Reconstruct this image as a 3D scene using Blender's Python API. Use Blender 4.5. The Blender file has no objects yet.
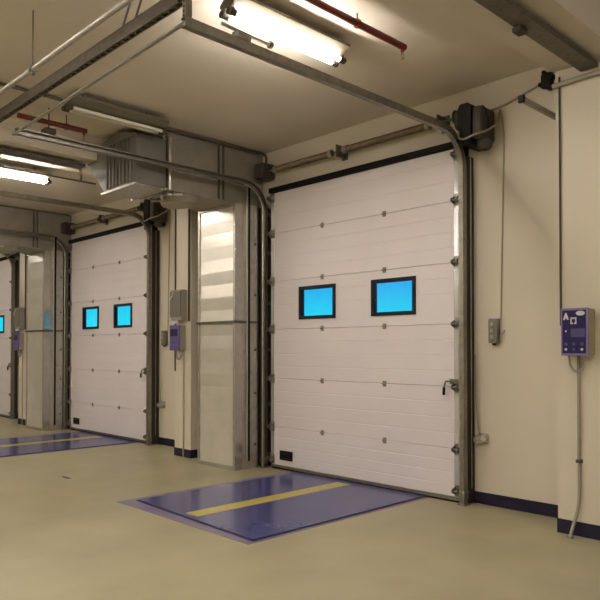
import bpy, bmesh, math, random
from mathutils import Vector, Matrix
random.seed(4)
S = bpy.context.scene
C = S.collection

# ------------------------------------------------------------------ camera, sky, exposure
EYE = 1.507
yaw, pitch, focal = math.radians(45.88), math.radians(0.94), 674.6
fw = Vector((-math.sin(yaw) * math.cos(pitch), math.cos(yaw) * math.cos(pitch), math.sin(pitch)))
rt = Vector((math.cos(yaw), math.sin(yaw), 0))
up = rt.cross(fw)
cd = bpy.data.cameras.new('camera')
cam = bpy.data.objects.new('camera', cd)
C.objects.link(cam)
mw = Matrix((rt, up, -fw)).transposed().to_4x4()
mw.translation = (0, 0, EYE)
cam.matrix_world = mw
cd.sensor_fit = 'HORIZONTAL'
cd.sensor_width = 36
cd.lens = focal / 600 * 36
cd.shift_y = 38.2 / 600      # the photograph is a crop: its horizon lies low in the frame
cd.clip_start = 0.05
cd.clip_end = 300
S.camera = cam

W = bpy.data.worlds.new('sky')
S.world = W
W.use_nodes = True
wn = W.node_tree.nodes
wbg = wn['Background']
SKY_STRENGTH = 1.0
wl = W.node_tree.links
wtc = wn.new('ShaderNodeTexCoord'); wsp = wn.new('ShaderNodeSeparateXYZ'); wrp = wn.new('ShaderNodeValToRGB')
wl.new(wtc.outputs['Generated'], wsp.inputs[0]); wl.new(wsp.outputs['Z'], wrp.inputs['Fac']); wl.new(wrp.outputs['Color'], wbg.inputs['Color'])
wrp.color_ramp.elements[0].position = 0.045; wrp.color_ramp.elements[0].color = (0.015, 0.74, 1.0, 1)
wrp.color_ramp.elements[1].position = 0.115; wrp.color_ramp.elements[1].color = (0.01, 0.32, 0.92, 1)
wbg.inputs['Strength'].default_value = SKY_STRENGTH

S.view_settings.view_transform = 'Standard'
S.view_settings.look = 'None'
S.view_settings.gamma = 1
S.view_settings.use_curve_mapping = False
S.view_settings.exposure = 0.0
TUBE_STRENGTH = 95.0
TUBE_COLOR = (1.0, 0.94, 0.86)

# ------------------------------------------------------------------ materials
def mat(name, col, rough=0.6, metal=0.0, emit=None, strength=0.0, mottling=0.0, scale=3.0, bump=0.0, bscale=40.0,
        coat=0.0, stretch=None, spec=None, col2=None):
    m = bpy.data.materials.new(name)
    m.use_nodes = True
    nt = m.node_tree
    b = nt.nodes['Principled BSDF']
    b.inputs['Base Color'].default_value = (*col, 1)
    b.inputs['Roughness'].default_value = rough
    b.inputs['Metallic'].default_value = metal
    if spec is not None:
        b.inputs['Specular IOR Level'].default_value = spec
    if coat:
        b.inputs['Coat Weight'].default_value = coat
        b.inputs['Coat Roughness'].default_value = 0.08
    if emit:
        b.inputs['Emission Color'].default_value = (*emit, 1)
        b.inputs['Emission Strength'].default_value = strength
    tc = None
    if mottling or bump:
        tc = nt.nodes.new('ShaderNodeTexCoord')
        mp = nt.nodes.new('ShaderNodeMapping')
        nt.links.new(tc.outputs['Object'], mp.inputs['Vector'])
        if stretch:
            mp.inputs['Scale'].default_value = stretch
    if mottling:
        n = nt.nodes.new('ShaderNodeTexNoise')
        n.inputs['Scale'].default_value = scale
        n.inputs['Detail'].default_value = 6
        nt.links.new(mp.outputs['Vector'], n.inputs['Vector'])
        r = nt.nodes.new('ShaderNodeValToRGB')
        r.color_ramp.elements[0].position = 0.3
        r.color_ramp.elements[1].position = 0.7
        c2 = col2 if col2 else tuple(c * (1 - mottling) for c in col)
        r.color_ramp.elements[0].color = (*c2, 1)
        r.color_ramp.elements[1].color = (*[min(1, c * (1 + mottling * 0.5)) for c in col], 1)
        nt.links.new(n.outputs['Fac'], r.inputs['Fac'])
        nt.links.new(r.outputs['Color'], b.inputs['Base Color'])
    if bump:
        n2 = nt.nodes.new('ShaderNodeTexNoise')
        n2.inputs['Scale'].default_value = bscale
        n2.inputs['Detail'].default_value = 3
        nt.links.new(mp.outputs['Vector'], n2.inputs['Vector'])
        bp = nt.nodes.new('ShaderNodeBump')
        bp.inputs['Strength'].default_value = bump
        bp.inputs['Distance'].default_value = 0.02
        nt.links.new(n2.outputs['Fac'], bp.inputs['Height'])
        nt.links.new(bp.outputs['Normal'], b.inputs['Normal'])
    return m

M = {}
M['wall'] = mat('wall_paint', (0.61, 0.545, 0.44), 0.6, mottling=0.05, scale=0.9, bump=0.06, bscale=30)
M['ceiling'] = mat('ceiling_paint', (0.65, 0.58, 0.485), 0.85, mottling=0.08, scale=0.8, bump=0.08, bscale=12)
M['floor'] = mat('floor_epoxy', (0.36, 0.322, 0.198), 0.42, mottling=0.14, scale=1.6, bump=0.02, bscale=4)
M['navy'] = mat('navy_skirting_paint', (0.013, 0.010, 0.030), 0.5, mottling=0.3, scale=9, bump=0.08, spec=0.3)
M['door'] = mat('door_panel_paint', (0.71, 0.65, 0.655), 0.38, mottling=0.03, scale=2, bump=0.05, bscale=5)
M['groove'] = mat('panel_joint', (0.34, 0.29, 0.25), 0.7)
M['galv'] = mat('galvanised_steel', (0.44, 0.41, 0.36), 0.42, 0.75, mottling=0.18, scale=14, bump=0.03, bscale=8)
M['galv_door'] = mat('galvanised_track', (0.27, 0.245, 0.205), 0.42, 0.8, mottling=0.2, scale=20)
M['galv_dark'] = mat('weathered_steel', (0.155, 0.135, 0.11), 0.5, 0.7, mottling=0.25, scale=18)
M['corner'] = mat('polished_corner', (0.46, 0.43, 0.38), 0.2, 0.8, mottling=0.1, scale=10)
M['duct_grey'] = mat('grey_duct_sheet', (0.185, 0.175, 0.15), 0.55, 0.3, mottling=0.12, scale=6)
M['duct'] = mat('duct_sheet', (0.33, 0.30, 0.25), 0.5, 0.4, mottling=0.12, scale=6, bump=0.03, bscale=5)
M['slat'] = mat('louvre_sheet', (0.66, 0.62, 0.54), 0.30, 0.4, mottling=0.08, scale=3, bump=0.03, bscale=7)
M['bright'] = mat('bright_zinc', (0.56, 0.53, 0.47), 0.3, 0.9)
M['white_metal'] = mat('white_edge_profile', (0.62, 0.60, 0.60), 0.22, 0.6)
M['rubber'] = mat('black_rubber', (0.008, 0.007, 0.007), 0.7, spec=0.15)
M['black'] = mat('black_plastic', (0.009, 0.008, 0.008), 0.5, spec=0.2)
M['frame'] = mat('window_frame_plastic', (0.006, 0.007, 0.014), 0.5, spec=0.2)
M['motor'] = mat('motor_housing_grey', (0.06, 0.050, 0.042), 0.5, 0.1, mottling=0.1, spec=0.3)
M['rail_black'] = mat('blackened_steel', (0.045, 0.038, 0.032), 0.55, 0.3, spec=0.2)
M['shaft'] = mat('oiled_spring_steel', (0.20, 0.145, 0.09), 0.5, 0.5, mottling=0.3, scale=25)
M['conduit'] = mat('grey_conduit', (0.30, 0.265, 0.21), 0.55, mottling=0.1, scale=10)
M['conduit_dark'] = mat('dark_conduit', (0.10, 0.078, 0.055), 0.6)
M['cable'] = mat('dark_cable', (0.06, 0.045, 0.03), 0.6)
M['beige_cable'] = mat('beige_cable', (0.38, 0.33, 0.25), 0.6)
M['red'] = mat('red_pipe_paint', (0.15, 0.018, 0.010), 0.45)
M['brass'] = mat('sprinkler_brass', (0.40, 0.30, 0.16), 0.35, 0.9)
M['leveler'] = mat('blue_leveler_paint', (0.055, 0.060, 0.185), 0.20, coat=0.0, spec=0.35, mottling=0.07, scale=3.5, bump=0.03, bscale=2.5)
M['leveler_edge'] = mat('purple_border_paint', (0.17, 0.14, 0.235), 0.35, mottling=0.2, scale=6)
M['pit'] = mat('pit_gap', (0.012, 0.010, 0.022), 0.6)
M['yellow'] = mat('yellow_stripe_paint', (0.48, 0.38, 0.075), 0.28, mottling=0.15, scale=8)
M['lamp_body'] = mat('lamp_housing', (0.13, 0.11, 0.07), 0.5)
M['lamp_white'] = mat('lamp_reflector', (0.72, 0.66, 0.52), 0.4)
M['tube_on'] = mat('lit_tube', (0.9, 0.85, 0.7), 0.4, emit=TUBE_COLOR, strength=TUBE_STRENGTH)
M['tube_off'] = mat('unlit_tube', (0.72, 0.68, 0.58), 0.3)
M['panel_blue'] = mat('control_panel_face', (0.016, 0.010, 0.075), 0.45, spec=0.25)
M['panel_frame'] = mat('control_panel_frame', (0.20, 0.16, 0.33), 0.4)
M['panel_side'] = mat('control_box_side', (0.30, 0.27, 0.15), 0.5)
M['print'] = mat('white_print', (0.60, 0.57, 0.62), 0.5)
M['print_dim'] = mat('grey_print', (0.06, 0.05, 0.16), 0.3)
M['box_grey'] = mat('grey_enclosure', (0.16, 0.145, 0.12), 0.5)
M['box_light'] = mat('light_enclosure', (0.29, 0.26, 0.215), 0.5)
M['violet'] = mat('violet_cover', (0.10, 0.075, 0.22), 0.4)
M['rope'] = mat('green_cord', (0.22, 0.25, 0.16), 0.7)
M['ground'] = mat('outside_asphalt', (0.05, 0.05, 0.05), 0.9)

g = bpy.data.materials.new('clear_acrylic')
g.use_nodes = True
nt = g.node_tree
nt.nodes.clear()
o_ = nt.nodes.new('ShaderNodeOutputMaterial')
mx = nt.nodes.new('ShaderNodeMixShader')
tr_ = nt.nodes.new('ShaderNodeBsdfTransparent')
gl = nt.nodes.new('ShaderNodeBsdfGlossy')
gl.inputs['Roughness'].default_value = 0.15
mx.inputs['Fac'].default_value = 0.05
nt.links.new(tr_.outputs[0], mx.inputs[1])
nt.links.new(gl.outputs[0], mx.inputs[2])
nt.links.new(mx.outputs[0], o_.inputs['Surface'])
M['pane'] = g

# ------------------------------------------------------------------ helpers
def B():
    return bmesh.new()

def box(bm, x0, x1, y0, y1, z0, z1):
    v = [bm.verts.new(p) for p in ((x0, y0, z0), (x1, y0, z0), (x1, y1, z0), (x0, y1, z0),
                                   (x0, y0, z1), (x1, y0, z1), (x1, y1, z1), (x0, y1, z1))]
    for f in ((0, 3, 2, 1), (4, 5, 6, 7), (0, 1, 5, 4), (1, 2, 6, 5), (2, 3, 7, 6), (3, 0, 4, 7)):
        bm.faces.new([v[i] for i in f])

def rbox(bm, x0, x1, y0, y1, z0, z1, r=0.008, seg=2):
    t = bmesh.new()
    box(t, x0, x1, y0, y1, z0, z1)
    r = min(r, 0.45 * min(abs(x1 - x0), abs(y1 - y0), abs(z1 - z0)))
    bmesh.ops.bevel(t, geom=list(t.edges), offset=r, segments=seg, affect='EDGES', profile=0.5)
    me = bpy.data.meshes.new('t')
    t.to_mesh(me)
    t.free()
    bm.from_mesh(me)
    bpy.data.meshes.remove(me)

def prism(bm, pts, axis, a, b):
    """extrude a polygon along an axis: axis 0 -> pts are (y,z); 1 -> (x,z); 2 -> (x,y)"""
    def P(p, t):
        return ((t, p[0], p[1]), (p[0], t, p[1]), (p[0], p[1], t))[axis]
    v0 = [bm.verts.new(P(p, a)) for p in pts]
    v1 = [bm.verts.new(P(p, b)) for p in pts]
    n = len(pts)
    bm.faces.new(v0)
    bm.faces.new(list(reversed(v1)))
    for i in range(n):
        bm.faces.new((v0[i], v0[(i + 1) % n], v1[(i + 1) % n], v1[i]))

def smoothpath(pts, rad=0.05, n=5):
    """round the corners of a polyline"""
    pts = [Vector(p) for p in pts]
    out = [pts[0]]
    for i in range(1, len(pts) - 1):
        a, b, c = pts[i - 1], pts[i], pts[i + 1]
        d1, d2 = (a - b), (c - b)
        r = min(rad, d1.length * 0.49, d2.length * 0.49)
        p, q = b + d1.normalized() * r, b + d2.normalized() * r
        for k in range(n + 1):
            t = k / n
            out.append(p * (1 - t) ** 2 + b * 2 * t * (1 - t) + q * t ** 2)
    out.append(pts[-1])
    return out

def tube(bm, pts, r, seg=10, rad=0.0):
    pts = smoothpath(pts, rad) if rad else [Vector(p) for p in pts]
    rings = []
    prev = None
    for i, p in enumerate(pts):
        d = (pts[min(i + 1, len(pts) - 1)] - pts[max(i - 1, 0)]).normalized()
        if prev is None:
            a = Vector((0, 0, 1)) if abs(d.z) < 0.9 else Vector((1, 0, 0))
            u = d.cross(a).normalized()
        else:
            u = (prev - d * prev.dot(d)).normalized()
        prev = u
        w = d.cross(u)
        rr = r[i] if isinstance(r, (list, tuple)) else r
        rings.append([bm.verts.new(p + (u * math.cos(2 * math.pi * k / seg) + w * math.sin(2 * math.pi * k / seg)) * rr)
                      for k in range(seg)])
    for i in range(len(rings) - 1):
        for k in range(seg):
            bm.faces.new((rings[i][k], rings[i][(k + 1) % seg], rings[i + 1][(k + 1) % seg], rings[i + 1][k]))
    bm.faces.new(rings[0])
    bm.faces.new(list(reversed(rings[-1])))

def sweep_yz(bm, prof, path):
    """sweep a closed profile (u along x, v along the in-plane normal) along a path given as (y, z) points"""
    rings = []
    n = len(path)
    for i, (y, z) in enumerate(path):
        a, b = path[max(i - 1, 0)], path[min(i + 1, n - 1)]
        dy, dz = b[0] - a[0], b[1] - a[1]
        L = math.hypot(dy, dz)
        ny, nz = -dz / L, dy / L
        rings.append([bm.verts.new((u, y + ny * v, z + nz * v)) for u, v in prof])
    m = len(prof)
    for i in range(n - 1):
        for k in range(m):
            bm.faces.new((rings[i][k], rings[i][(k + 1) % m], rings[i + 1][(k + 1) % m], rings[i + 1][k]))
    bm.faces.new(rings[0])
    bm.faces.new(list(reversed(rings[-1])))

def obj(name, bm, m, parent=None, smooth=False, label=None):
    bmesh.ops.recalc_face_normals(bm, faces=bm.faces)
    me = bpy.data.meshes.new(name)
    bm.to_mesh(me)
    bm.free()
    me.materials.append(M[m])
    if smooth:
        for p in me.polygons:
            p.use_smooth = True
        me.set_sharp_from_angle(angle=math.radians(40))
    o = bpy.data.objects.new(name, me)
    C.objects.link(o)
    if parent is not None:
        o.parent = parent
    if label:
        o['label'] = label
    return o

def tag(o, label, cat, group=None, kind=None):
    if label: o['label'] = label
    if cat: o['category'] = cat
    if group: o['group'] = group
    if kind: o['kind'] = kind
    return o

def thing(name, label, cat, loc=(0, 0, 0), group=None, kind=None):
    o = bpy.data.objects.new(name, None)
    o.empty_display_size = 0.1
    C.objects.link(o)
    o.location = loc
    return tag(o, label, cat, group, kind)

def struct(name, bm, m, parent=None, smooth=False):
    o = obj(name, bm, m, parent, smooth)
    if parent is None:
        o['kind'] = 'structure'
    return o

def local(bm, loc):
    """geometry is written in world coordinates; shift it into its thing's frame"""
    bmesh.ops.translate(bm, verts=bm.verts, vec=-Vector(loc))
    return bm

class Thing:
    """a thing at a base point whose parts are written in world coordinates"""
    def __init__(s, name, label, cat, loc, group=None, kind=None):
        s.loc = Vector(loc)
        s.root = thing(name, label, cat, loc, group, kind)
    def part(s, name, bm, m, smooth=False, label=None, under=None):
        return obj(name, local(bm, s.loc), m, under if under else s.root, smooth, label)

# ------------------------------------------------------------------ measures
PITCH = 5.62         # spacing of the columns and ducts
DOORX = {-1: 5.62, 0: 0.0, 1: -5.69, 2: -11.20, 3: -16.8}   # shift of each door from the nearest one
WALL = 5.87          # wall plane (y)
COLF = 5.42          # front of the columns
CEIL = 4.10
BEAM = 3.82
XMIN, XMAX, YMIN = -24.0, 6.0, -7.0
DL, DR, DT = -6.43, -3.65, 3.50      # nearest door: left, right, top
COL = (-2.53, -2.14)
BAYS = (-1, 0, 1, 2, 3)
def bx(k): return -PITCH * k
def dx_(k): return DOORX[k]
WX = {0: 0.025, 1: -5.70, 2: -11.165}   # shift of the fittings on the wall right of each door

# ------------------------------------------------------------------ the setting
bm = B(); box(bm, XMIN, XMAX, YMIN, WALL + 0.3, -0.2, 0.0)
floor = struct('floor', bm, 'floor')
bm = B(); box(bm, XMIN, XMAX, YMIN, WALL + 0.3, CEIL, CEIL + 0.25)
struct('ceiling', bm, 'ceiling')
# wall with the doorways cut out
bm = B()
edges = [XMAX]
x_from = XMAX
for k in BAYS:
    r, l = DR - 0.03 + dx_(k), DL + 0.03 + dx_(k)
    if l < XMIN: break
    box(bm, r, x_from, WALL, WALL + 0.12, 0, CEIL)
    box(bm, l, r, WALL, WALL + 0.12, DT - 0.04, CEIL)
    x_from = l
box(bm, XMIN, x_from, WALL, WALL + 0.12, 0, CEIL)
struct('wall_front', bm, 'wall')
bm = B(); box(bm, XMIN, XMAX, YMIN - 0.2, YMIN, 0, CEIL); struct('wall_back', bm, 'wall')
bm = B(); box(bm, XMIN - 0.2, XMIN, YMIN, WALL, 0, CEIL); struct('wall_left', bm, 'wall')
bm = B(); box(bm, XMAX, XMAX + 0.2, YMIN, WALL, 0, CEIL); struct('wall_right', bm, 'wall')
n = 0
for k in (-1, 0, 1, 2):
    n += 1
    bm = B(); box(bm, COL[0] + bx(k), COL[1] + bx(k), COLF, WALL, 0, BEAM)
    struct('trim_%d' % n, bm, 'wall')                 # the column
    bm = B(); box(bm, COL[0] + bx(k) - 0.02, COL[1] + bx(k) + 0.13, YMIN, WALL, BEAM, CEIL)
    struct('trim_%d' % (n + 10), bm, 'ceiling')       # the downstand beam over it
    # navy skirting round the column and along the wall to the door on its left
    bm = B()
    box(bm, COL[0] + bx(k) - 0.006, COL[1] + bx(k) + 0.006, COLF - 0.006, COLF + 0.0, 0, 0.115)
    box(bm, COL[1] + bx(k), COL[1] + bx(k) + 0.006, COLF, WALL, 0, 0.115)
    box(bm, COL[0] + bx(k) - 0.006, COL[0] + bx(k), COLF, WALL, 0, 0.115)
    box(bm, DR + 0.03 + dx_(k), COL[0] + bx(k) - 0.006, WALL - 0.006, WALL, 0, 0.115)
    struct('baseboard_%d' % n, bm, 'navy')
bm = B(); box(bm, -40, 30, WALL + 0.3, 30, -0.4, -0.1)
struct('ground', bm, 'ground')
# small dark scuff on the floor
bm = B()
pts = [(-7.62 + 0.10 * math.cos(a) * (1 + 0.25 * math.sin(3 * a)), 3.56 + 0.035 * math.sin(a) * (1 + 0.3 * math.cos(2 * a)))
       for a in [i * math.pi / 8 for i in range(16)]]
prism(bm, pts, 2, 0.0, 0.0015)
obj('scuff_mark', bm, 'cable', floor)

# ------------------------------------------------------------------ overhead doors
SECT = [0.05, 0.525, 1.136, 1.756, 2.366, 2.977, DT]
WIN = [(-5.925, -5.32), (-4.78, -4.185)]
WZ = (1.87, 2.27)
FY, BY = 5.735, 5.775      # front and back of the panels

def section_mesh(z0, z1, x0, x1, grooves, win=None):
    bm = B()
    d = 0.006
    def prof(za, zb, top, bot):
        p = [(BY, za), (FY + (d if bot else 0), za)]
        if bot: p.append((FY, za + d))
        zs = [za + 0 for _ in ()]
        for gz in grooves:
            if za + 0.02 < gz < zb - 0.02:
                p += [(FY, gz - 0.007), (FY + 0.003, gz), (FY, gz + 0.007)]
        if top: p.append((FY, zb - d))
        p += [(FY + (d if top else 0), zb), (BY, zb)]
        return p
    if win is None:
        prism(bm, prof(z0, z1, True, True), 0, x0, x1)
    else:
        wz0, wz1 = WZ[0] + 0.02, WZ[1] - 0.02
        prism(bm, prof(z0, wz0, False, True), 0, x0, x1)
        prism(bm, prof(wz1, z1, True, False), 0, x0, x1)
        xs = [x0] + [v for w in win for v in (w[0] + 0.02, w[1] - 0.02)] + [x1]
        for i in range(0, len(xs), 2):
            prism(bm, prof(wz0, wz1, False, False), 0, xs[i], xs[i + 1])
    return bm

def ring_frame(bm, x0, x1, z0, z1, w, y0, y1):
    box(bm, x0, x1, y0, y1, z0, z0 + w)
    box(bm, x0, x1, y0, y1, z1 - w, z1)
    box(bm, x0, x0 + w, y0, y1, z0 + w, z1 - w)
    box(bm, x1 - w, x1, y0, y1, z0 + w, z1 - w)

def make_door(k, n, label):
    X = dx_(k)
    T = Thing('door_%d' % n, label, 'door', ((DL + DR) / 2 + X, FY, 0), kind='structure')
    for i in range(6):
        z0, z1 = SECT[i] + 0.0015, SECT[i + 1] - 0.0015
        gr = [z0 + (z1 - z0) * q for q in (0.25, 0.5, 0.75)] if i != 5 else [z0 + 0.2, z0 + 0.4]
        win = [(a + X, b + X) for a, b in WIN] if i == 3 else None
        sec = T.part('panel', section_mesh(z0, z1, DL + X, DR + X, gr, win), 'door')
        if i == 3:
            for a, b in win:
                bm = B()
                w = 0.040
                ring_frame(bm, a, b, WZ[0], WZ[1], w, FY - 0.014, FY + 0.0)
                ring_frame(bm, a + w - 0.012, b - w + 0.012, WZ[0] + w - 0.012, WZ[1] - w + 0.012, 0.012, FY + 0.001, BY + 0.006)
                T.part('window_frame', bm, 'frame', under=sec, label='black plastic window frame')
                bm = B(); box(bm, a + w - 0.01, b - w + 0.01, FY + 0.000, FY + 0.005, WZ[0] + w - 0.01, WZ[1] - w + 0.01)
                T.part('pane', bm, 'pane', under=sec, label='clear pane with blue daylight behind')
    # dark backing of the joints
    bm = B()
    for z in SECT[1:6]:
        box(bm, DL + X, DR + X, FY + 0.009, BY, z - 0.0015, z + 0.0015)
    T.part('joint', bm, 'groove')
    # hinges
    for z in SECT[1:6]:
        for hx in (-5.535, -4.60):
            bm = B()
            rbox(bm, hx + X - 0.025, hx + X + 0.025, FY - 0.006, FY, z - 0.032, z - 0.006, 0.003, 1)
            rbox(bm, hx + X - 0.025, hx + X + 0.025, FY - 0.006, FY, z + 0.004, z + 0.030, 0.003, 1)
            tube(bm, [(hx + X - 0.026, FY - 0.012, z), (hx + X + 0.026, FY - 0.012, z)], 0.009, 8)
            T.part('hinge', bm, 'galv_door', label='small galvanised hinge')
    # edge profiles and roller brackets
    for s, xe in ((1, DR + X), (-1, DL + X)):
        a, b = (xe - 0.075, xe + 0.012) if s > 0 else (xe - 0.012, xe + 0.045)
        for i in range(6):
            bm = B(); box(bm, a, b, FY - 0.004, FY, SECT[i] + 0.01, SECT[i + 1] - 0.006)
            T.part('edge_profile', bm, 'white_metal', label='bright metal edge profile')
        for z in [0.12] + SECT[1:6] + [DT - 0.07]:
            bm = B()
            c = (a + b) / 2
            rbox(bm, c - 0.04, c + 0.045, FY - 0.012, FY - 0.004, z - 0.055, z + 0.06, 0.003, 1)
            prism(bm, [(FY - 0.012, z - 0.04), (FY - 0.075, z - 0.015), (FY - 0.075, z + 0.015), (FY - 0.012, z + 0.04)], 0, c - 0.034, c - 0.028)
            prism(bm, [(FY - 0.012, z - 0.04), (FY - 0.075, z - 0.015), (FY - 0.075, z + 0.015), (FY - 0.012, z + 0.04)], 0, c + 0.030, c + 0.036)
            tube(bm, [(c - 0.045, FY - 0.05, z), (xe + s * 0.03, FY - 0.05, z)], 0.012, 8)
            br = T.part('roller_bracket', bm, 'galv_door', smooth=True)
            bm = B(); tube(bm, [(xe + s * 0.018, FY - 0.05, z), (xe + s * 0.030, FY - 0.05, z)], 0.020, 14)
            T.part('roller', bm, 'box_light', smooth=True, under=br)
    # bottom profile and seal
    bm = B(); box(bm, DL + X, DR + X, FY - 0.008, BY, 0.022, 0.051)
    T.part('bottom_profile', bm, 'galv_door')
    bm = B(); rbox(bm, DL + X, DR + X, FY - 0.006, BY, 0.001, 0.024, 0.008)
    T.part('bottom_seal', bm, 'rubber', label='black rubber bottom seal')
    # recessed black lift handle near the lower left corner
    bm = B()
    hx0, hx1, hz0, hz1 = -6.265 + X, -6.045 + X, 0.125, 0.24
    ring_frame(bm, hx0, hx1, hz0, hz1, 0.022, FY - 0.016, FY)
    box(bm, hx0 + 0.02, hx1 - 0.02, FY - 0.006, FY, hz0 + 0.02, hz1 - 0.02)
    box(bm, hx0 + 0.02, hx1 - 0.02, FY - 0.020, FY - 0.006, (hz0 + hz1) / 2 + 0.012, (hz0 + hz1) / 2 + 0.03)
    T.part('lift_handle', bm, 'black', label='square black recessed lift handle')
    # latch lever at the right
    bm = B()
    rbox(bm, DR + X - 0.10, DR + X + 0.01, FY - 0.05, FY - 0.004, 1.165, 1.215, 0.006)
    tube(bm, [(DR + X - 0.08, FY - 0.045, 1.19), (DR + X - 0.15, FY - 0.045, 1.19), (DR + X - 0.155, FY - 0.06, 1.12)], 0.009, 8, 0.02)
    lt = T.part('latch', bm, 'galv_dark', smooth=True)
    bm = B(); tube(bm, [(DR + X - 0.155, FY - 0.06, 1.13), (DR + X - 0.157, FY - 0.062, 1.055)], 0.015, 10)
    T.part('grip', bm, 'black', smooth=True, under=lt, label='black latch grip')

DW = ['nearest door, the largest in view', 'middle door', 'farthest door, cut off by the left edge of the photo']
make_door(0, 1, 'white sectional overhead door with two blue windows, nearest and largest in view')
make_door(1, 2, 'white sectional overhead door with two blue windows, beyond the nearer duct column')
make_door(2, 3, 'white sectional overhead door at the left edge of the photo, only one blue window showing')

# ------------------------------------------------------------------ door hardware: tracks, lintel seal, shaft, operator
def make_tracks(k, which, rightword, leftword):
    X = dx_(k)
    for s, xc, lab in ((1, DR + 0.05 + X, rightword), (-1, DL - 0.10 + X, leftword)):
        T = Thing('door_track', lab, 'door track', (xc, 5.68, 0), 'steel roller tracks beside the doors')
        # C channel open towards the door
        w, h, t = 0.026, 0.032, 0.004
        o = -s
        prof = [(xc - o * w, -h), (xc + o * w, -h), (xc + o * w, -h + 0.012), (xc + o * w - o * t, -h + 0.012), (xc + o * w - o * t, -h + t),
                (xc - o * w + o * t, -h + t), (xc - o * w + o * t, h - t), (xc + o * w - o * t, h - t), (xc + o * w - o * t, h - 0.012),
                (xc + o * w, h - 0.012), (xc + o * w, h), (xc - o * w, h)]
        R = 0.34
        zt = 3.605
        y0 = 5.695
        ye = 2.45 if s > 0 else 2.53
        def path_at(off):
            p = [(y0 - off, 0.01), (y0 - off, 1.2), (y0 - off, 2.4), (y0 - off, zt - R)]
            q = R - off
            p += [(y0 - R + q * math.cos(a), zt - R + q * math.sin(a)) for a in [i * math.pi / 2 / 10 for i in range(1, 10)]]
            return p + [(y0 - R, zt - off), (4.4, zt - off), (3.4, zt - off), (ye, zt - off)]
        bm = B(); sweep_yz(bm, prof, path_at(0))
        T.part('rail', bm, 'galv_door', smooth=False)
        if s < 0:
            # bright rounded lip of the left rail
            bm = B(); tube(bm, [(xc + 0.008, y, z) for y, z in path_at(0.036)[:-3]], 0.008, 10)
            T.part('lip', bm, 'bright', smooth=True, label='bright rounded rail edge')
        # wall angle carrying the vertical track
        bm = B()
        if s > 0:
            box(bm, xc + 0.012, xc + 0.018, 5.73, WALL - 0.002, 0.005, 3.40)
        else:
            box(bm, xc - 0.036, xc - 0.03, 5.70, WALL - 0.002, 0.005, 3.34)
            box(bm, xc - 0.115, xc - 0.036, 5.70, 5.706, 0.005, 3.34)
        T.part('mounting_angle', bm, 'rail_black', label='dark mounting angle')
        # black rubber side seal closing the gap between the door and the wall
        bm = B()
        if s > 0: box(bm, DR + X - 0.02, DR + X + 0.012, BY + 0.001, WALL - 0.002, 0.005, 3.50)
        else: box(bm, DL + X - 0.06, DL + X + 0.02, BY + 0.001, WALL - 0.002, 0.005, 3.50)
        T.part('side_seal', bm, 'rubber', label='black rubber side seal')
        # brackets
        for z in (0.16, 0.8, 1.5, 2.1, 2.75, 3.25):
            bm = B(); box(bm, xc - 0.020, xc + 0.011, 5.728, 5.87 - 0.005, z - 0.02, z + 0.02)
            T.part('bracket', bm, 'galv_dark')
        # foot
        bm = B(); rbox(bm, xc - 0.045, xc + 0.045, 5.65, 5.75, 0.0, 0.012, 0.002, 1)
        rbox(bm, xc - 0.033, xc + 0.033, 5.655, 5.74, 0.05, 0.14, 0.01)
        T.part('foot', bm, 'galv_door')
        # lift cable beside the track
        bm = B(); tube(bm, [(xc + 0.027, 5.80, 0.15), (xc + 0.027, 5.80, 3.40)], 0.006, 6)
        T.part('lift_cable', bm, 'galv_door')

tn = [('steel roller track to the right of the nearest door, curving back under the ceiling',
       'steel roller track to the left of the nearest door, beside the duct column'),
      ('steel roller track to the right of the middle door',
       'steel roller track to the left of the middle door, beside the far duct column'),
      ('steel roller track right of the farthest door, at the left edge of the photo', 'steel roller track left of the farthest door')]
for k in (0, 1):
    make_tracks(k, k, *tn[k])
# farthest door: only its right track is in view
def keep_right_only():
    pass
_before = set(bpy.data.objects)
make_tracks(2, 2, *tn[2])
for o in list(set(bpy.data.objects) - _before):
    root = o if o.parent is None else o.parent
    if root.location.x < DL + dx_(2) and o.parent is not None:
        bpy.data.objects.remove(o)
for o in list(set(bpy.data.objects) - _before):
    if o.parent is None and o.location.x < DL + dx_(2):
        bpy.data.objects.remove(o)

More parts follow.
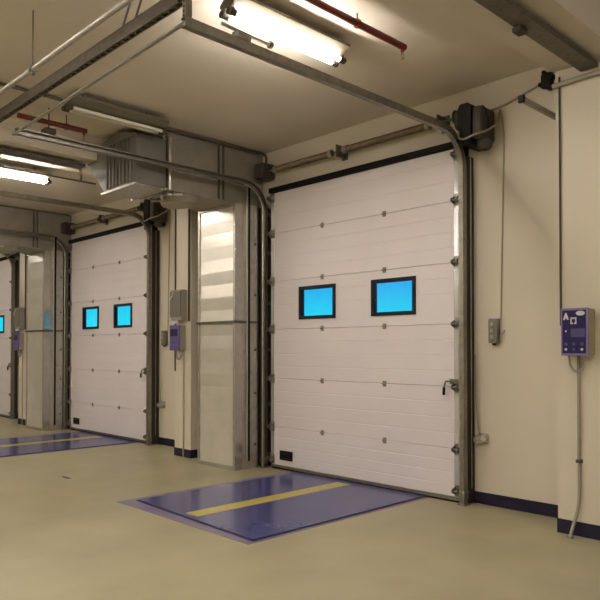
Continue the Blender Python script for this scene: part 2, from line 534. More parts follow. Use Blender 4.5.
where = ['over the nearest door', 'over the middle door', 'over the farthest door at the left edge']
for k in (0, 1, 2):
    X = dx_(k)
    # lintel seal: black strip over the door
    bm = B(); box(bm, DL + X - 0.02, DR + X + 0.02, FY - 0.04, WALL - 0.002, DT + 0.001, DT + 0.06)
    tag(obj('lintel_seal', bm, 'rubber'), 'black rubber sealing strip ' + where[k], 'seal', 'lintel seals over the doors')
    # torsion shaft
    T = Thing('torsion_shaft', 'brown torsion spring shaft on the wall ' + where[k], 'door shaft', ((DL + DR) / 2 + X, WALL, 3.87), 'torsion shafts over the doors')
    ys, zs = 5.765, 3.81
    bm = B(); tube(bm, [(DL + X - 0.24, ys, zs), (DR + X + 0.02, ys, zs)], 0.014, 10)
    T.part('shaft', bm, 'galv_dark', smooth=True)
    for a, b in ((-6.42, -5.40), (-5.22, -4.02)):
        bm = B()
        n = 120
        pts = [(a + X + (b - a) * i / n, ys, zs) for i in range(n + 1)]
        rr = [0.040 if i % 2 else 0.033 for i in range(n + 1)]
        tube(bm, pts, rr, 12)
        sp = T.part('spring', bm, 'shaft', smooth=True, label='brown coiled torsion spring')
        for e in (a, b - 0.05):
            bm = B(); tube(bm, [(e + X, ys, zs), (e + X + 0.05, ys, zs)], 0.045, 14)
            T.part('spring_cone', bm, 'conduit', smooth=True, under=sp)
    for xb in (-5.29, DL - 0.18, -3.90):
        bm = B()
        rbox(bm, xb + X - 0.006, xb + X + 0.006, ys - 0.06, WALL - 0.003, zs - 0.07, zs + 0.07, 0.003, 1)
        rbox(bm, xb + X - 0.05, xb + X + 0.05, WALL - 0.010, WALL - 0.003, zs - 0.09, zs + 0.09, 0.003, 1)
        T.part('bearing_bracket', bm, 'galv_dark')
    for xd in (DL - 0.12, DR - 0.03):
        bm = B()
        c = xd + X
        tube(bm, [(c - 0.035, ys, zs), (c - 0.028, ys, zs), (c - 0.02, ys, zs), (c + 0.02, ys, zs), (c + 0.028, ys, zs), (c + 0.035, ys, zs)],
             [0.075, 0.075, 0.06, 0.06, 0.075, 0.075], 20)
        T.part('cable_drum', bm, 'motor', smooth=True, label='dark grooved cable drum')
    bm = B(); rbox(bm, DL + X - 0.24, DL + X - 0.08, 5.64, WALL - 0.004, 3.71, 3.91, 0.02)
    T.part('end_plate', bm, 'motor', label='dark bearing plate at the left end')
    # operator
    X = (0.025, -5.655, -11.165)[k]
    T = Thing('door_operator', 'dark motor operator with looping cables at the top right of the ' + ['nearest', 'middle', 'farthest'][k] + ' door',
              'motor', (-3.45 + X, WALL, 3.620), 'door motor operators')
    bm = B()
    prism(bm, [(-3.59 + X, 3.50), (-3.59 + X, 3.80), (-3.565 + X, 3.845), (-3.48 + X, 3.845), (-3.45 + X, 3.81), (-3.45 + X, 3.45), (-3.55 + X, 3.45)], 1, 5.56, WALL - 0.003)
    T.part('gearbox', bm, 'black', label='black gearbox')
    bm = B(); tube(bm, [(-3.588 + X, 5.62, 3.68), (-3.63 + X, 5.62, 3.68)], 0.055, 16)
    T.part('hub', bm, 'motor', smooth=True)
    bm = B(); rbox(bm, -3.447 + X, -3.345 + X, 5.57, WALL - 0.03, 3.49, 3.80, 0.03, 3)
    T.part('motor', bm, 'motor', smooth=True, label='grey-brown motor housing')
    bm = B(); tube(bm, [(-3.40 + X, 5.72, 3.495), (-3.40 + X, 5.72, 3.44), (-3.40 + X, 5.72, 3.41)], [0.075, 0.075, 0.05], 18)
    T.part('end_cap', bm, 'motor', smooth=True)
    bm = B()
    tube(bm, [(-3.575 + X, 5.55, 3.59), (-3.56 + X, 5.53, 3.51), (-3.50 + X, 5.53, 3.49), (-3.36 + X, 5.53, 3.52), (-3.31 + X, 5.62, 3.55), (-3.30 + X, 5.80, 3.66), (-3.30 + X, 5.85, 3.80)], 0.010, 8, 0.05)
    T.part('cable', bm, 'conduit', smooth=True, label='grey cable looping under the motor')
    bm = B()
    tube(bm, [(-3.36 + X, 5.62, 3.80), (-3.33 + X, 5.62, 3.77), (-3.32 + X, 5.66, 3.68), (-3.34 + X, 5.7, 3.58)], 0.007, 8, 0.03)
    T.part('cable', bm, 'black', smooth=True, label='short black cable')

# ------------------------------------------------------------------ duct columns and ceiling ducts
def make_duct_column(k, lab):
    X = bx(k)
    x0, x1, y0, y1 = -7.36 + X, -6.58 + X, 5.25, 5.62
    zt = 3.34
    T = Thing('duct_column', lab, 'duct', ((x0 + x1) / 2, y1, 0), 'duct columns between the doors')
    # sheet metal body with a recess for the slatted front
    bm = B()
    box(bm, x0, x1, y0 + 0.04, y1, 0, zt)
    box(bm, x0, x1 - 0.20, y1, WALL - 0.003, 0, zt)
    box(bm, x0, x0 + 0.035, y0, y0 + 0.04, 0, zt)
    box(bm, x1 - 0.035, x1, y0, y0 + 0.04, 0, zt)
    box(bm, x0 + 0.035, x1 - 0.035, y0, y0 + 0.04, 0, 0.05)
    box(bm, x0 + 0.035, x1 - 0.035, y0, y0 + 0.04, zt - 0.04, zt)
    T.part('body', bm, 'galv')
    # slats: facets tilting alternately up and down
    step = 0.163
    z = 0.05
    i = 0
    while z < zt - 0.05:
        h = min(step, zt - 0.04 - z)
        bm = B()
        ya, yb = (y0 + 0.012, y0 + 0.019) if i % 2 else (y0 + 0.019, y0 + 0.012)
        prism(bm, [(y0 + 0.045, z), (ya, z), (yb, z + h), (y0 + 0.045, z + h)], 0, x0 + 0.034, x1 - 0.034)
        T.part('slat', bm, 'slat')
        z += h
        i += 1
    # flange at mid height
    bm = B()
    box(bm, x0 - 0.008, x1 + 0.02, y0 - 0.02, y0, 1.835, 1.865)
    box(bm, x1, x1 + 0.02, y0, y1, 1.835, 1.865)
    T.part('flange', bm, 'galv_dark')
    bm = B()
    box(bm, x1, x1 + 0.004, y0 + 0.0, y0 + 0.12, 0.0, 1.83)
    box(bm, x1, x1 + 0.004, y0 + 0.0, y0 + 0.12, 1.87, zt)
    T.part('corner_strip', bm, 'corner')
    # black slotted rail with a bright edge on the side, up to the roller track
    bm = B(); box(bm, x1 + 0.004, x1 + 0.022, y0 + 0.196, y0 + 0.232, 0.10, 3.60)
    T.part('slotted_rail', bm, 'rubber', label='narrow black vertical slot on the side')
    bm = B(); box(bm, x1 + 0.004, x1 + 0.024, y0 + 0.178, y0 + 0.194, 0.10, 3.60)
    T.part('edge_strip', bm, 'bright')
    for z in (0.3, 0.95, 1.5, 2.2, 2.85):
        bm = B(); tube(bm, [(x1 - 0.002, y0 + 0.33, z), (x1 + 0.012, y0 + 0.33, z)], 0.016, 10)
        T.part('bolt', bm, 'galv_dark', smooth=True)
    return T

make_duct_column(0, 'tall galvanised duct column with banded slatted front, beside the nearest door')
make_duct_column(1, 'tall galvanised duct column with banded slatted front, left of the middle door, farther away')

def make_supply_duct(k, lab):
    X = bx(k)
    x0, x1 = -7.37 + X, -6.76 + X
    zb = 3.385
    T = Thing('supply_duct', lab, 'duct', ((x0 + x1) / 2, WALL, CEIL), 'sheet metal ceiling ducts')
    bm = B(); box(bm, x0, x1, 4.32, WALL - 0.004, zb, CEIL - 0.02)
    T.part('trunk', bm, 'duct')
    # front transition, ribbed, with a slanted left cheek
    bm = B()
    prism(bm, [(x0 - 0.06, zb), (x1 + 0.05, zb), (x1 + 0.05, 3.95), (x0 + 0.25, 4.05), (x0 - 0.12, 4.00), (x0 - 0.55, 3.84)], 1, 3.94, 4.32)
    tr = T.part('transition', bm, 'duct_grey')
    for i in range(8):
        xx = x0 - 0.03 + i * (x1 + 0.03 - x0) / 8 + 0.02
        bm = B(); prism(bm, [(xx, zb + 0.03), (xx + 0.022, zb + 0.03), (xx + 0.022, 3.93), (xx, 3.93)], 1, 3.925, 3.94)
        T.part('rib', bm, 'duct_grey', under=tr)
    bm = B(); ring = [(x0 - 0.09, zb - 0.025), (x1 + 0.07, zb - 0.025), (x1 + 0.07, zb), (x0 - 0.09, zb)]
    prism(bm, ring, 1, 3.91, 3.95)
    prism(bm, ring, 1, 4.30, 4.34)
    T.part('flange', bm, 'galv', under=tr)
    # underside of the transition, bright sheet
    bm = B(); box(bm, x0 - 0.04, x1 + 0.03, 3.95, 4.30, zb - 0.02, zb)
    T.part('bottom_plate', bm, 'galv', under=tr)
    # standing seams
    for y in (4.36, 5.12, 5.19):
        bm = B(); box(bm, x1, x1 + 0.02, y, y + 0.02, zb, CEIL - 0.03); box(bm, x0, x1 + 0.02, y, y + 0.02, zb - 0.02, zb)
        T.part('seam', bm, 'galv_dark')
    # rounded collars under the trunk
    bm = B()
    cx = (x0 + x1) / 2
    for (cy, rx, ry, z0, z1) in ((4.75, 0.30, 0.22, 3.30, 3.387),):
        t0 = [bm.verts.new((cx + rx * math.cos(a), cy + ry * math.sin(a), z1)) for a in [i * math.pi / 12 for i in range(24)]]
        t1 = [bm.verts.new((cx + rx * 0.86 * math.cos(a), cy + ry * 0.86 * math.sin(a), z0)) for a in [i * math.pi / 12 for i in range(24)]]
        for i in range(24):
            bm.faces.new((t0[i], t0[(i + 1) % 24], t1[(i + 1) % 24], t1[i]))
        bm.faces.new(t1); bm.faces.new(list(reversed(t0)))
    T.part('collar', bm, 'duct', smooth=True, label='oval spigot under the duct')
    # hood joining the trunk to the column
    bm = B()
    prism(bm, [(5.22, 3.342), (5.66, 3.342), (5.84, 3.386), (5.00, 3.386)], 0, x0 - 0.02, x1 + 0.04)
    T.part('hood', bm, 'duct')
    bm = B()
    for i in range(9):
        a = i * 0.8
        tube(bm, [(x0 + 0.08 + 0.06 * i, 4.50 + 0.08 * math.sin(a), 3.375), (x0 + 0.10 + 0.06 * i, 4.48 + 0.08 * math.sin(a), 3.345), (x0 + 0.14 + 0.06 * i, 4.52 + 0.08 * math.sin(a + 0.8), 3.36)], 0.018, 8, 0.02)
    T.part('insulation_wrap', bm, 'galv', smooth=True, label='crumpled foil wrap under the duct')
    return T

make_supply_duct(0, 'large grey sheet metal duct under the ceiling leading to the nearer duct column')
make_supply_duct(1, 'large grey sheet metal duct under the ceiling leading to the farther duct column')
for k, lab in ((0, 'bright vertical pipe hanging from the unlit lamp end down the near ceiling duct'),
               ):
    X = bx(k)
    bm = B()
    tube(bm, [(-6.675 + X, 4.36, 3.36), (-6.675 + X, 4.36, 3.98)], 0.022, 10)
    tag(obj('vertical_pipe', bm, 'bright', smooth=True), lab, 'pipe')

# ------------------------------------------------------------------ dock levelers
def make_leveler(k, lab):
    X = bx(k)
    x0, x1, y0, y1 = -6.06 + X, -4.03 + X, 3.355, 5.73
    T = Thing('dock_leveler', lab, 'dock leveler', ((x0 + x1) / 2, (y0 + y1) / 2, 0), 'blue dock levelers in front of the doors')
    bm = B()
    box(bm, x0, x1, y0, y1, 0.0, 0.003)
    T.part('frame', bm, 'leveler_edge', label='purple painted border')
    bm = B(); prism(bm, [(x0 + 0.09, y0 + 0.16), (x1 - 0.03, y0 + 0.07), (x1 - 0.03, y1), (x0 + 0.09, y1)], 2, 0.003, 0.005)
    T.part('gap', bm, 'pit', label='dark gap around the deck')
    bm = B(); prism(bm, [(x0 + 0.115, y0 + 0.185), (x1 - 0.05, y0 + 0.09), (x1 - 0.05, y1), (x0 + 0.115, y1)], 2, 0.005, 0.012)
    dk = T.part('deck', bm, 'leveler')
    bm = B(); box(bm, -5.17 + X, -4.98 + X, y0 + 0.20, y1 - 0.12, 0.012, 0.0135)
    T.part('stripe', bm, 'yellow', label='yellow painted stripe')

make_leveler(0, 'blue steel dock leveler with yellow stripe in the floor before the nearest door')
make_leveler(1, 'blue steel dock leveler before the middle door, cut by the left edge')

# ------------------------------------------------------------------ lamps
def make_lamp(xc, y0, y1, z, lit, lab, tilt=0.0, group=None):
    T = Thing('fluorescent_lamp', lab, 'lamp', (xc, (y0 + y1) / 2, CEIL), group)
    bm = B()
    prism(bm, [(xc - 0.05, z + 0.105), (xc + 0.13, z + 0.105), (xc + 0.13, z + 0.085), (xc + 0.045, z + 0.036), (xc - 0.05, z + 0.036), (xc - 0.085, z + 0.06), (xc - 0.085, z + 0.075)], 1, y0, y1)
    T.part('housing', bm, 'lamp_body')
    for y in (y0 + 0.2, y1 - 0.2):
        bm = B(); box(bm, xc - 0.015, xc + 0.015, y - 0.02, y + 0.02, z + 0.104, CEIL)
        T.part('mounting_bracket', bm, 'galv_dark')
    for s in (-1, 1):
        tx = xc + s * 0.042
        bm = B(); tube(bm, [(tx, y0 + 0.035, z), (tx, y1 - 0.035, z)], 0.019, 14)
        T.part('tube', bm, 'tube_on' if lit else 'tube_off', smooth=True, label='glowing tube' if lit else 'unlit white tube')
        for y, d in ((y0, 1), (y1, -1)):
            bm = B()
            tube(bm, [(tx, y - d * 0.02, z), (tx, y + d * 0.045, z)], 0.027, 14)
            box(bm, tx - 0.016, tx + 0.016, y + min(0, d * 0.03), y + max(0, d * 0.03), z + 0.01, z + 0.03)
            T.part('lamp_holder', bm, 'cable', smooth=True, label='dark tube socket')
    return T

make_lamp(-3.83, 2.98, 4.17, 3.93, True, 'lit twin tube fluorescent lamp at the top of the photo', group='fluorescent ceiling lamps')
make_lamp(-9.55, 2.98, 4.17, 3.93, True, 'lit fluorescent lamp at the left edge of the photo', group='fluorescent ceiling lamps')
make_lamp(-6.46, 3.0, 4.13, 3.93, False, 'unlit fluorescent lamp above the near sheet metal duct', group='fluorescent ceiling lamps')
# unseen hall lamps behind and beside the camera, several added to spread the light
for i, (lx, ly) in enumerate(((-15.2, 3.1), (1.7, 3.1), (-9.5, -1.6), (-3.9, -1.6), (1.7, -1.6), (-15.2, -1.6), (-1.1, -5.2), (-6.7, -5.2), (-6.7, -0.2), (-12.4, -0.2), (-1.0, 0.6), (-3.9, -4.4), (-9.5, -4.6), (1.7, -4.4), (-1.1, -2.6), (-6.7, -3.4), (-12.4, -3.4), (-17.0, -1.6), (-3.2, 0.3))):
    make_lamp(lx, ly, ly + 1.25, 3.985, True, 'lit fluorescent ceiling lamp added out of view to light the hall', group='lamps outside the photo')

# ------------------------------------------------------------------ overhead rails, pipes and conduits
def single(name, bm, m, lab, cat, group=None, smooth=True):
    return tag(obj(name, bm, m, smooth=smooth), lab, cat, group)

# thin angle bar joining the rear ends of the nearest door's tracks
bm = B()
xa, xb = DL - 0.10, DR + 0.05
for w0, w1, za, zb in ((-0.012, 0.016, 3.566, 3.570), (0.012, 0.016, 3.570, 3.600)):
    prism(bm, [(xa - 0.03, 2.515 + w0), (xb + 0.03, 2.425 + w0), (xb + 0.03, 2.425 + w1), (xa - 0.03, 2.515 + w1)], 2, za, zb)
single('cross_bar', bm, 'galv', 'thin steel bar joining the rear ends of the nearest door tracks', 'bar', smooth=False)
# slotted strut channel
T = Thing('strut_channel', 'heavy dark slotted steel channel crossing the upper left corner under the ceiling', 'steel channel', (-6, 2.47, 3.80))
bm = B()
for (a, b, c, d) in ((2.445, 2.45, 3.755, 3.84), (2.495, 2.50, 3.755, 3.84), (2.445, 2.50, 3.835, 3.84), (2.445, 2.458, 3.75, 3.755), (2.487, 2.50, 3.75, 3.755), (2.458, 2.487, 3.765, 3.768)):
    box(bm, -13, -3.66, a, b, c, d)
x = -8.5
while x < -3.72:
    box(bm, x, x + 0.03, 2.456, 2.489, 3.752, 3.765)
    x += 0.085
T.part('channel', bm, 'galv_dark')
for hx in (-4.42, -4.24):
    bm = B(); tube(bm, [(hx, 2.473, 3.84), (hx, 2.55, CEIL)], 0.009, 8)
    T.part('hanger_rod', bm, 'galv_dark', smooth=True)
# perforated hanger from the track end to the ceiling
T = Thing('perforated_hanger', 'perforated steel angle hanging from the ceiling to the rear end of the right track', 'bracket', (DR + 0.05, 2.47, CEIL))
bm = B()
hx = DR + 0.05
box(bm, hx - 0.02, hx + 0.024, 2.456, 2.460, 3.641, CEIL)
box(bm, hx + 0.02, hx + 0.024, 2.460, 2.500, 3.641, CEIL)
T.part('angle', bm, 'galv_door')
bm = B()
z = 3.65
while z < 4.07:
    tube(bm, [(hx - 0.004, 2.4545, z), (hx - 0.004, 2.456, z)], 0.007, 8)
    z += 0.03
T.part('holes', bm, 'black')
# round pipe with hanger rod, nearest the camera
T = Thing('ceiling_pipe', 'round galvanised pipe crossing the upper left corner, held by a thin rod', 'pipe', (-5.1, 2.10, 3.66))
bm = B(); tube(bm, [(-12.5, 2.10, 3.65), (-2.5, 2.10, 3.65)], 0.021, 14)
T.part('pipe', bm, 'galv', smooth=True)
bm = B(); tube(bm, [(-5.10, 2.10, 3.67), (-5.10, 2.10, CEIL)], 0.006, 8)
T.part('hanger_rod', bm, 'galv_dark', smooth=True)
bm = B(); tube(bm, [(-5.12, 2.10, 3.65), (-5.08, 2.10, 3.65)], 0.030, 14)
rbox(bm, -5.115, -5.085, 2.085, 2.115, 3.605, 3.64, 0.004)
T.part('clamp', bm, 'galv_dark', smooth=True)

# small clamp bracket with a bolt on the nearest right track, under the lit lamp
T = Thing('track_clamp', 'small steel clamp with a bolt on the overhead track under the lit lamp', 'clamp', (hx, 2.93, 3.638))
bm = B(); rbox(bm, hx - 0.035, hx + 0.035, 2.87, 2.99, 3.638, 3.69, 0.006)
T.part('plate', bm, 'box_light')
bm = B(); tube(bm, [(hx, 2.76, 3.70), (hx, 3.18, 3.69)], 0.014, 10)
T.part('bolt', bm, 'bright', smooth=True)
bm = B(); tube(bm, [(hx, 3.18, 3.69), (hx, 3.205, 3.69)], 0.026, 8)
T.part('nut', bm, 'galv_dark')

# red sprinkler pipes
def sprinkler(xp, z, ya, yb, lab, drop=0.09):
    T = Thing('sprinkler_pipe', lab, 'pipe', (xp, yb, z), 'red sprinkler pipes')
    bm = B(); tube(bm, [(xp, ya, z), (xp, yb, z)], 0.028, 12)
    T.part('pipe', bm, 'red', smooth=True)
    bm = B(); tube(bm, [(xp, yb - 0.03, z), (xp, yb - 0.03, z - drop * 0.55)], 0.014, 10)
    T.part('drop', bm, 'red', smooth=True)
    bm = B()
    zz = z - drop * 0.55
    tube(bm, [(xp, yb - 0.03, zz), (xp, yb - 0.03, zz - 0.02)], 0.010, 10)
    tube(bm, [(xp, yb - 0.045, zz - 0.02), (xp, yb - 0.05, zz - 0.035), (xp, yb - 0.03, zz - 0.05)], 0.003, 6)
    tube(bm, [(xp, yb - 0.015, zz - 0.02), (xp, yb - 0.01, zz - 0.035), (xp, yb - 0.03, zz - 0.05)], 0.003, 6)
    tube(bm, [(xp, yb - 0.03, zz - 0.05), (xp, yb - 0.03, zz - 0.054)], 0.017, 12)
    T.part('sprinkler_head', bm, 'brass', smooth=True, label='small brass sprinkler head')
    yc = min(max(ya, 3.0) + 0.9, yb - 0.25)
    bm = B(); tube(bm, [(xp, yc, z), (xp, yc + 0.025, z)], 0.036, 12); tube(bm, [(xp, yc + 0.012, z), (xp, yc + 0.012, CEIL - 0.001)], 0.006, 6)
    T.part('clamp', bm, 'red', smooth=True)

sprinkler(-3.40, 4.02, -6.5, 4.51, 'red sprinkler pipe under the ceiling at the top centre, right of the lit lamp')
sprinkler(-7.13, 3.97, 2.78, 3.55, 'short dark red sprinkler pipe above the near duct, left of the unlit lamp')
sprinkler(-8.83, 4.03, -6.5, 4.33, 'long dark red sprinkler pipe at the left, above the lamp at the left edge')
# conduits along the ceiling
bm = B(); tube(bm, [(-6.67, -6.5, 4.075), (-6.67, 5.80, 4.075), (-6.67, 5.845, 4.05), (-6.67, 5.845, 3.92)], 0.016, 10, 0.04)
single('ceiling_conduit', bm, 'conduit_dark', 'dark conduit along the ceiling from the back track past the near duct to the corner', 'conduit')
bm = B(); tube(bm, [(-12.4, -6.5, 4.075), (-12.4, 5.80, 4.075), (-12.4, 5.845, 4.05), (-12.4, 5.845, 3.92)], 0.022, 10, 0.04)
single('ceiling_conduit', bm, 'conduit_dark', 'dark conduit along the ceiling above the far duct, at the left edge', 'conduit')
T = Thing('ceiling_conduit', 'thin dark conduit crossing in front of the lamp at the left edge', 'conduit', (-8.4, 3.6, 3.75))
bm = B(); tube(bm, [(-8.48, 1.0, 3.75), (-8.48, 4.36, 3.75)], 0.012, 8)
T.part('conduit', bm, 'conduit_dark', smooth=True)
bm = B(); tube(bm, [(-8.48, 4.15, 3.75), (-8.48, 4.15, 3.83)], 0.014, 8); tube(bm, [(-8.48, 4.15, 3.83), (-8.48, 4.15, CEIL)], 0.004, 6)
T.part('hanger_rod', bm, 'conduit_dark', smooth=True)

# small black box hanging on the short red pipe
bm = B(); rbox(bm, -7.12, -6.99, 3.02, 3.14, 3.81, 3.87, 0.01); tube(bm, [(-7.05, 3.08, 3.86), (-7.05, 3.08, CEIL)], 0.008, 6)
single('junction_box', bm, 'cable', 'small dark box hanging from the ceiling between the track and the unlit lamp', 'box', smooth=False)

# flat trays under the beams
for X, ys_, ye, lab in ((0, -6, 5.40, 'flat grey steel cable tray under the ceiling beam in the upper right corner'), (-5.60, 2.52, 3.86, 'dark flat cable tray at the left, ending at the near ceiling duct')):
    T = Thing('cable_tray', lab, 'cable tray', (-2.24 + X, ye - 1.3, 3.75), 'cable trays under the beams')
    bm = B()
    box(bm, -2.31 + X, -2.17 + X, ys_, ye, 3.75, 3.754)
    box(bm, -2.31 + X, -2.306 + X, ys_, ye, 3.754, 3.785)
    box(bm, -2.174 + X, -2.17 + X, ys_, ye, 3.754, 3.785)
    T.part('tray', bm, 'galv_dark')
    bm = B(); rbox(bm, -2.33 + X, -2.26 + X, ye - 1.08, ye - 0.98, 3.72, 3.752, 0.005)
    T.part('clamp', bm, 'motor')
    for y in (max(ys_ + 0.1, 1.5), ye - 0.13):
        bm = B(); tube(bm, [(-2.24 + X, y, 3.75), (-2.24 + X, y, BEAM)], 0.008, 8)
        T.part('hanger_rod', bm, 'galv_dark', smooth=True)
# conduit along the column head and wall
bm = B(); tube(bm, [(COL[0] - 0.01, 5.395, 3.69), (-2.3, 5.395, 3.70), (-2.145, 5.395, 3.70)], 0.022, 10, 0.05)
single('column_conduit', bm, 'conduit', 'grey conduit running across the head of the right-hand column', 'conduit')

for k in (0, 1):
    X = WX[k] - 0.02
    near = k == 0
    # cable from the operator along the wall to the black clamp
    T = Thing('wall_cable', 'grey cable sagging along the wall from the ' + ('near' if near else 'middle') + ' door motor to the column', 'cable', (-3.0 + X, WALL, 3.95), 'cables from the door motors')
    bm = B()
    tube(bm, [(-3.42 + X, 5.856, 3.82), (-3.22 + X, 5.856, 3.84), (-3.0 + X, 5.856, 3.90), (-2.80 + X, 5.856, 3.95), (-2.60 + X, 5.856, 3.97 if near else 3.80)], 0.011, 8, 0.08)
    T.part('cable', bm, 'conduit', smooth=True)
    # vertical conduit down to the push button station
    bm = B()
    tube(bm, [(-3.33 + X, 5.866, 3.90), (-3.28 + X, 5.866, 3.86), (-3.27 + X, 5.866, 3.60), (-3.335 + X, 5.864, 1.80)] if False else
         [(-3.31 + X, 5.858, 3.78), (-3.27 + X, 5.858, 3.76), (-3.25 + X, 5.860, 3.55), (-3.295 + X, 5.860, 1.78)], 0.007, 8, 0.05)
    tag(obj('wall_conduit', bm, 'beige_cable', smooth=True), 'thin vertical conduit down to the button station right of the ' + ('nearest' if near else 'middle') + ' door', 'conduit', 'conduits to the push button stations')
    # push button station
    T = Thing('push_button_station', 'small grey three button station on the wall right of the ' + ('nearest' if near else 'middle') + ' door', 'switch box', (-3.37 + X, WALL, 1.68), 'push button stations')
    bm = B(); rbox(bm, -3.395 + X, -3.30 + X, 5.80, WALL, 1.565, 1.80, 0.01)
    T.part('body', bm, 'box_grey', smooth=True)
    for z in (1.745, 1.685, 1.625):
        bm = B(); tube(bm, [(-3.348 + X, 5.801, z), (-3.348 + X, 5.787, z)], 0.019, 14)
        T.part('button', bm, 'box_light', smooth=True)
    bm = B(); tube(bm, [(-3.348 + X, 5.83, 1.568), (-3.348 + X, 5.83, 1.545)], 0.02, 10)
    T.part('gland', bm, 'black', smooth=True)
    if near:
        bm = B(); tube(bm, [(-3.30 + X, 5.86, 1.66), (-3.26 + X, 5.85, 1.655), (-3.24 + X, 5.84, 1.69)], 0.005, 6, 0.02)
        T.part('hook', bm, 'conduit', smooth=True)
    # cord keeper low on the wall, with its cord
    X = (0.0, -5.66)[k]
    T = Thing('cord_keeper', 'round metal cord keeper low on the wall right of the ' + ('nearest' if near else 'middle') + ' door', 'fitting', (-3.55 + X, WALL, 0.65), 'cord keepers beside the doors')
    bm = B(); rbox(bm, -3.545 + X, -3.43 + X, 5.855, WALL, 0.59, 0.69, 0.005)
    T.part('plate', bm, 'galv')
    bm = B(); tube(bm, [(-3.515 + X, 5.858, 0.63), (-3.515 + X, 5.81, 0.63), (-3.515 + X, 5.78, 0.63)], [0.045, 0.045, 0.03], 16)
    T.part('drum', bm, 'bright', smooth=True)
    bm = B(); tube(bm, [(-3.45 + X, 5.858, 0.645), (-3.45 + X, 5.80, 0.645)], 0.030, 14)
    T.part('knob', bm, 'bright', smooth=True)
    bm = B(); tube(bm, [(-3.55 + X, 5.83, 1.45), (-3.545 + X, 5.83, 1.0), (-3.515 + X, 5.835, 0.71), (-3.51 + X, 5.84, 0.665)], 0.006, 6, 0.1)
    T.part('cord', bm, 'rope', smooth=True, label='thin greenish cord')

# black clamp and bracket arm near the beam
T = Thing('clamp_block', 'small black clamp with screws on the wall cable beside the ceiling beam', 'clamp', (-2.80, WALL, 3.95))
bm = B(); rbox(bm, -2.855, -2.745, 5.80, WALL, 3.87, 4.01, 0.025, 2)
T.part('block', bm, 'black', smooth=True)
for (dx, z) in ((-0.02, 4.012), (0.02, 3.865), (0.055, 3.96), (-0.055, 3.91)):
    bm = B(); tube(bm, [(-2.80 + dx, 5.80, z), (-2.80 + dx, 5.86, z)], 0.02, 8)
    T.part('screw', bm, 'black', smooth=True)
T = Thing('bracket_arm', 'short grey steel arm jutting from the wall left of the right-hand column', 'bracket', (-2.73, WALL, 3.60))
bm = B(); rbox(bm, -2.75, -2.71, 5.22, WALL, 3.575, 3.615, 0.004)
T.part('arm', bm, 'conduit')
bm = B(); rbox(bm, -2.757, -2.703, 5.205, 5.24, 3.565, 3.625, 0.006)
T.part('end_cap', bm, 'black')

# dark cable down the left edge of the right column to the control box
bm = B(); tube(bm, [(-2.492, 5.410, BEAM - 0.06), (-2.492, 5.410, 1.70)], 0.009, 8)
tag(obj('column_cable', bm, 'cable', smooth=True), 'dark cable down the left edge of the right-hand column', 'cable')

# ------------------------------------------------------------------ control box on the right column
x0, x1, z0, z1, y0 = -2.425, -2.215, 1.46, 1.83, 5.275
T = Thing('control_box', 'blue faced leveler control box on the right-hand column', 'control box', ((x0 + x1) / 2, COLF, z0))
bm = B(); rbox(bm, x0, x1, y0, COLF, z0, z1, 0.008)
T.part('body', bm, 'panel_side')
bm = B(); rbox(bm, x0 - 0.004, x1 + 0.004, y0 - 0.006, y0 + 0.02, z0 - 0.004, z1 + 0.004, 0.004)
lid = T.part('lid', bm, 'panel_frame', label='lilac framed lid')
yf = y0 - 0.008
bm = B(); box(bm, x0 + 0.010, x1 - 0.010, yf, y0 - 0.004, z0 + 0.014, z1 - 0.014)
T.part('face', bm, 'panel_blue', under=lid, label='dark blue printed face')
def on_face(name, m, pts):
    bm = B(); prism(bm, pts, 1, yf - 0.0015, yf)
    T.part(name, bm, m, under=lid)
w, h = x1 - x0, z1 - z0
def fp(u, v): return (x0 + u * w, z1 - v * h)
def quad(u0, v0, u1, v1): return [fp(u0, v0), fp(u1, v0), fp(u1, v1), fp(u0, v1)]
on_face('emblem', 'print', [fp(0.17, 0.09), fp(0.22, 0.09), fp(0.31, 0.24), fp(0.24, 0.24), fp(0.20, 0.19), fp(0.15, 0.24), fp(0.08, 0.24)])
on_face('badge', 'print', [fp(0.745 + 0.17 * math.cos(a), 0.105 + 0.05 * math.sin(a)) for a in [i * math.pi / 8 for i in range(16)]])
bm = B()
for q in ((0.37, 0.19, 0.60, 0.225), (0.37, 0.19, 0.42, 0.32), (0.55, 0.19, 0.60, 0.32), (0.37, 0.30, 0.46, 0.335), (0.51, 0.30, 0.60, 0.335)):
    prism(bm, quad(*q), 1, yf - 0.0015, yf)
T.part('symbol', bm, 'print', under=lid)
on_face('indicator', 'print', [fp(0.19 + 0.03 * math.cos(a), 0.485 + 0.022 * math.sin(a)) for a in [i * math.pi / 5 for i in range(10)]])
on_face('display', 'print_dim', quad(0.38, 0.43, 0.92, 0.61))
for u in (0.19, 0.49, 0.80):
    for v in (0.76, 0.875):
        bm = B()
        cx_, cz_ = fp(u, v)
        tube(bm, [(cx_, yf, cz_), (cx_, yf - 0.004, cz_)], 0.013 if v < 0.8 else 0.010, 12)
        if v < 0.8:
            T.part('button', bm, 'print_dim', under=lid)
        else:
            T.part('button', bm, 'print', under=lid) if u != 0.49 else T.part('button', bm, 'print_dim', under=lid)
bm = B()
tube(bm, [(x0 + 0.02, 5.36, z0 + 0.005), (x0 + 0.03, 5.36, z0 - 0.09), (x0 + 0.07, 5.36, z0 - 0.135), (x0 + 0.12, 5.37, z0 - 0.12), (x0 + 0.135, 5.39, z0 - 0.06)], 0.010, 8, 0.03)
T.part('cable_loop', bm, 'conduit', smooth=True, label='grey cable looping below the box')

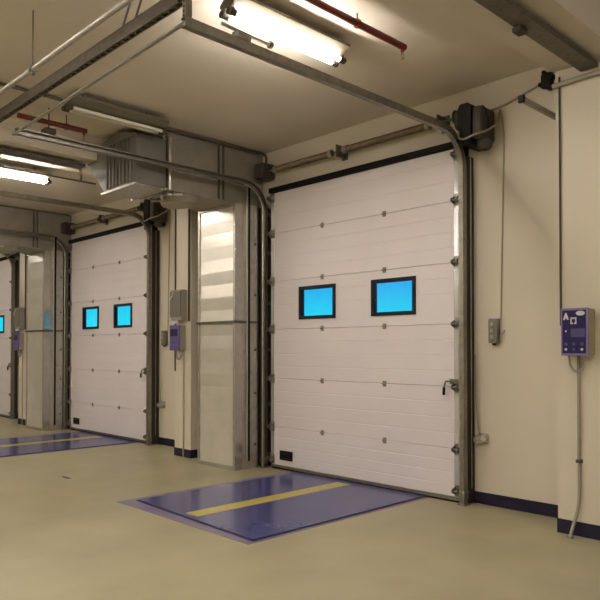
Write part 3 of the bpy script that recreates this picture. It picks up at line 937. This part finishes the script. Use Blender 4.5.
T = Thing('column_conduit', 'grey conduit from the control box down the right-hand column to the floor', 'conduit', (-2.37, COLF, 0))
bm = B()
tube(bm, [(-2.345, 5.404, z0 - 0.002), (-2.345, 5.404, 0.30), (-2.355, 5.38, 0.18), (-2.375, 5.34, 0.08), (-2.385, 5.32, 0.0)], 0.013, 10, 0.08)
T.part('pipe', bm, 'conduit', smooth=True)
bm = B(); rbox(bm, -2.365, -2.32, 5.38, COLF, 0.595, 0.62, 0.004)
T.part('clip', bm, 'motor')
bm = B(); tube(bm, [(-2.385, 5.32, 0.0), (-2.385, 5.32, 0.02)], 0.028, 12)
T.part('floor_flange', bm, 'conduit', smooth=True)

# ------------------------------------------------------------------ fittings on the middle column
for k, lab_a, lab_b, lab_c in ((1, 'grey metal electrical box on the middle column above the violet control box', 'violet control box on the middle column, under the grey electrical box', 'middle'),
                               (2, 'grey metal electrical box on the far column at the left, above the violet box', 'violet control box on the far column at the left of the photo', 'far')):
    X = bx(k)
    T = Thing('electrical_box', lab_a, 'electrical box', (-2.47 + X, COLF, 1.95), 'electrical boxes on the columns')
    bm = B(); rbox(bm, -2.50 + X, -2.235 + X, 5.325, COLF, 1.91, 2.34, 0.008)
    T.part('body', bm, 'box_light')
    bm = B(); rbox(bm, -2.498 + X, -2.24 + X, 5.31, 5.327, 1.96, 2.32, 0.005)
    T.part('lid', bm, 'box_grey', label='dark grey lid')
    bm = B(); tube(bm, [(-2.49 + X, 5.302, 2.18), (-2.47 + X, 5.30, 2.23), (-2.42 + X, 5.30, 2.26), (-2.41 + X, 5.302, 2.31)], 0.007, 6, 0.02)
    T.part('wire', bm, 'print', smooth=True, label='white wire across the lid')
    for q in (-2.46, -2.41, -2.36):
        bm = B(); tube(bm, [(q + X, 5.34, 1.91), (q + X, 5.34, 1.87)], 0.016, 10)
        T.part('gland', bm, 'print', smooth=True)
    T = Thing('control_box', lab_b, 'control box', (-2.38 + X, COLF, 1.5), 'violet control boxes on the columns')
    bm = B(); rbox(bm, -2.49 + X, -2.26 + X, 5.325, COLF, 1.495, 1.84, 0.01)
    T.part('body', bm, 'box_light')
    bm = B(); rbox(bm, -2.50 + X, -2.255 + X, 5.305, 5.327, 1.49, 1.845, 0.008)
    lid2 = T.part('lid', bm, 'violet', label='violet lid')
    bm = B(); box(bm, -2.47 + X, -2.30 + X, 5.301, 5.305, 1.69, 1.79); T.part('display', bm, 'panel_blue', under=lid2)
    for q in (-2.45, -2.39, -2.32):
        bm = B(); tube(bm, [(q + X, 5.305, 1.57), (q + X, 5.295, 1.57)], 0.018, 10); T.part('button', bm, 'panel_frame', under=lid2)
    bm = B(); tube(bm, [(-2.41 + X, 5.36, 1.495), (-2.40 + X, 5.36, 1.41), (-2.37 + X, 5.37, 1.35), (-2.33 + X, 5.39, 1.43), (-2.31 + X, 5.405, 1.44)], 0.012, 8, 0.03)
    T.part('cable_loop', bm, 'conduit', smooth=True)
    bm = B(); tube(bm, [(-2.30 + X, 5.408, 1.494), (-2.30 + X, 5.408, 0.0)], 0.011, 8)
    tag(obj('column_conduit', bm, 'beige_cable', smooth=True), 'beige conduit down the ' + lab_c + ' column to the floor', 'conduit', 'conduits down the left columns')
    bm = B(); tube(bm, [(-2.51 + X, 5.408, 3.80), (-2.51 + X, 5.408, 1.2)], 0.010, 8)
    bm2 = B(); tube(bm2, [(-2.17 + X, 5.405, 3.80), (-2.17 + X, 5.405, 1.9)], 0.014, 8)
    tag(obj('column_cable', bm, 'cable', smooth=True), 'dark cable down the left edge of the ' + lab_c + ' column past its grey box', 'cable')
    tag(obj('corner_cable', bm2, 'cable', smooth=True), 'dark cable down the right corner of the ' + lab_c + ' column', 'cable')
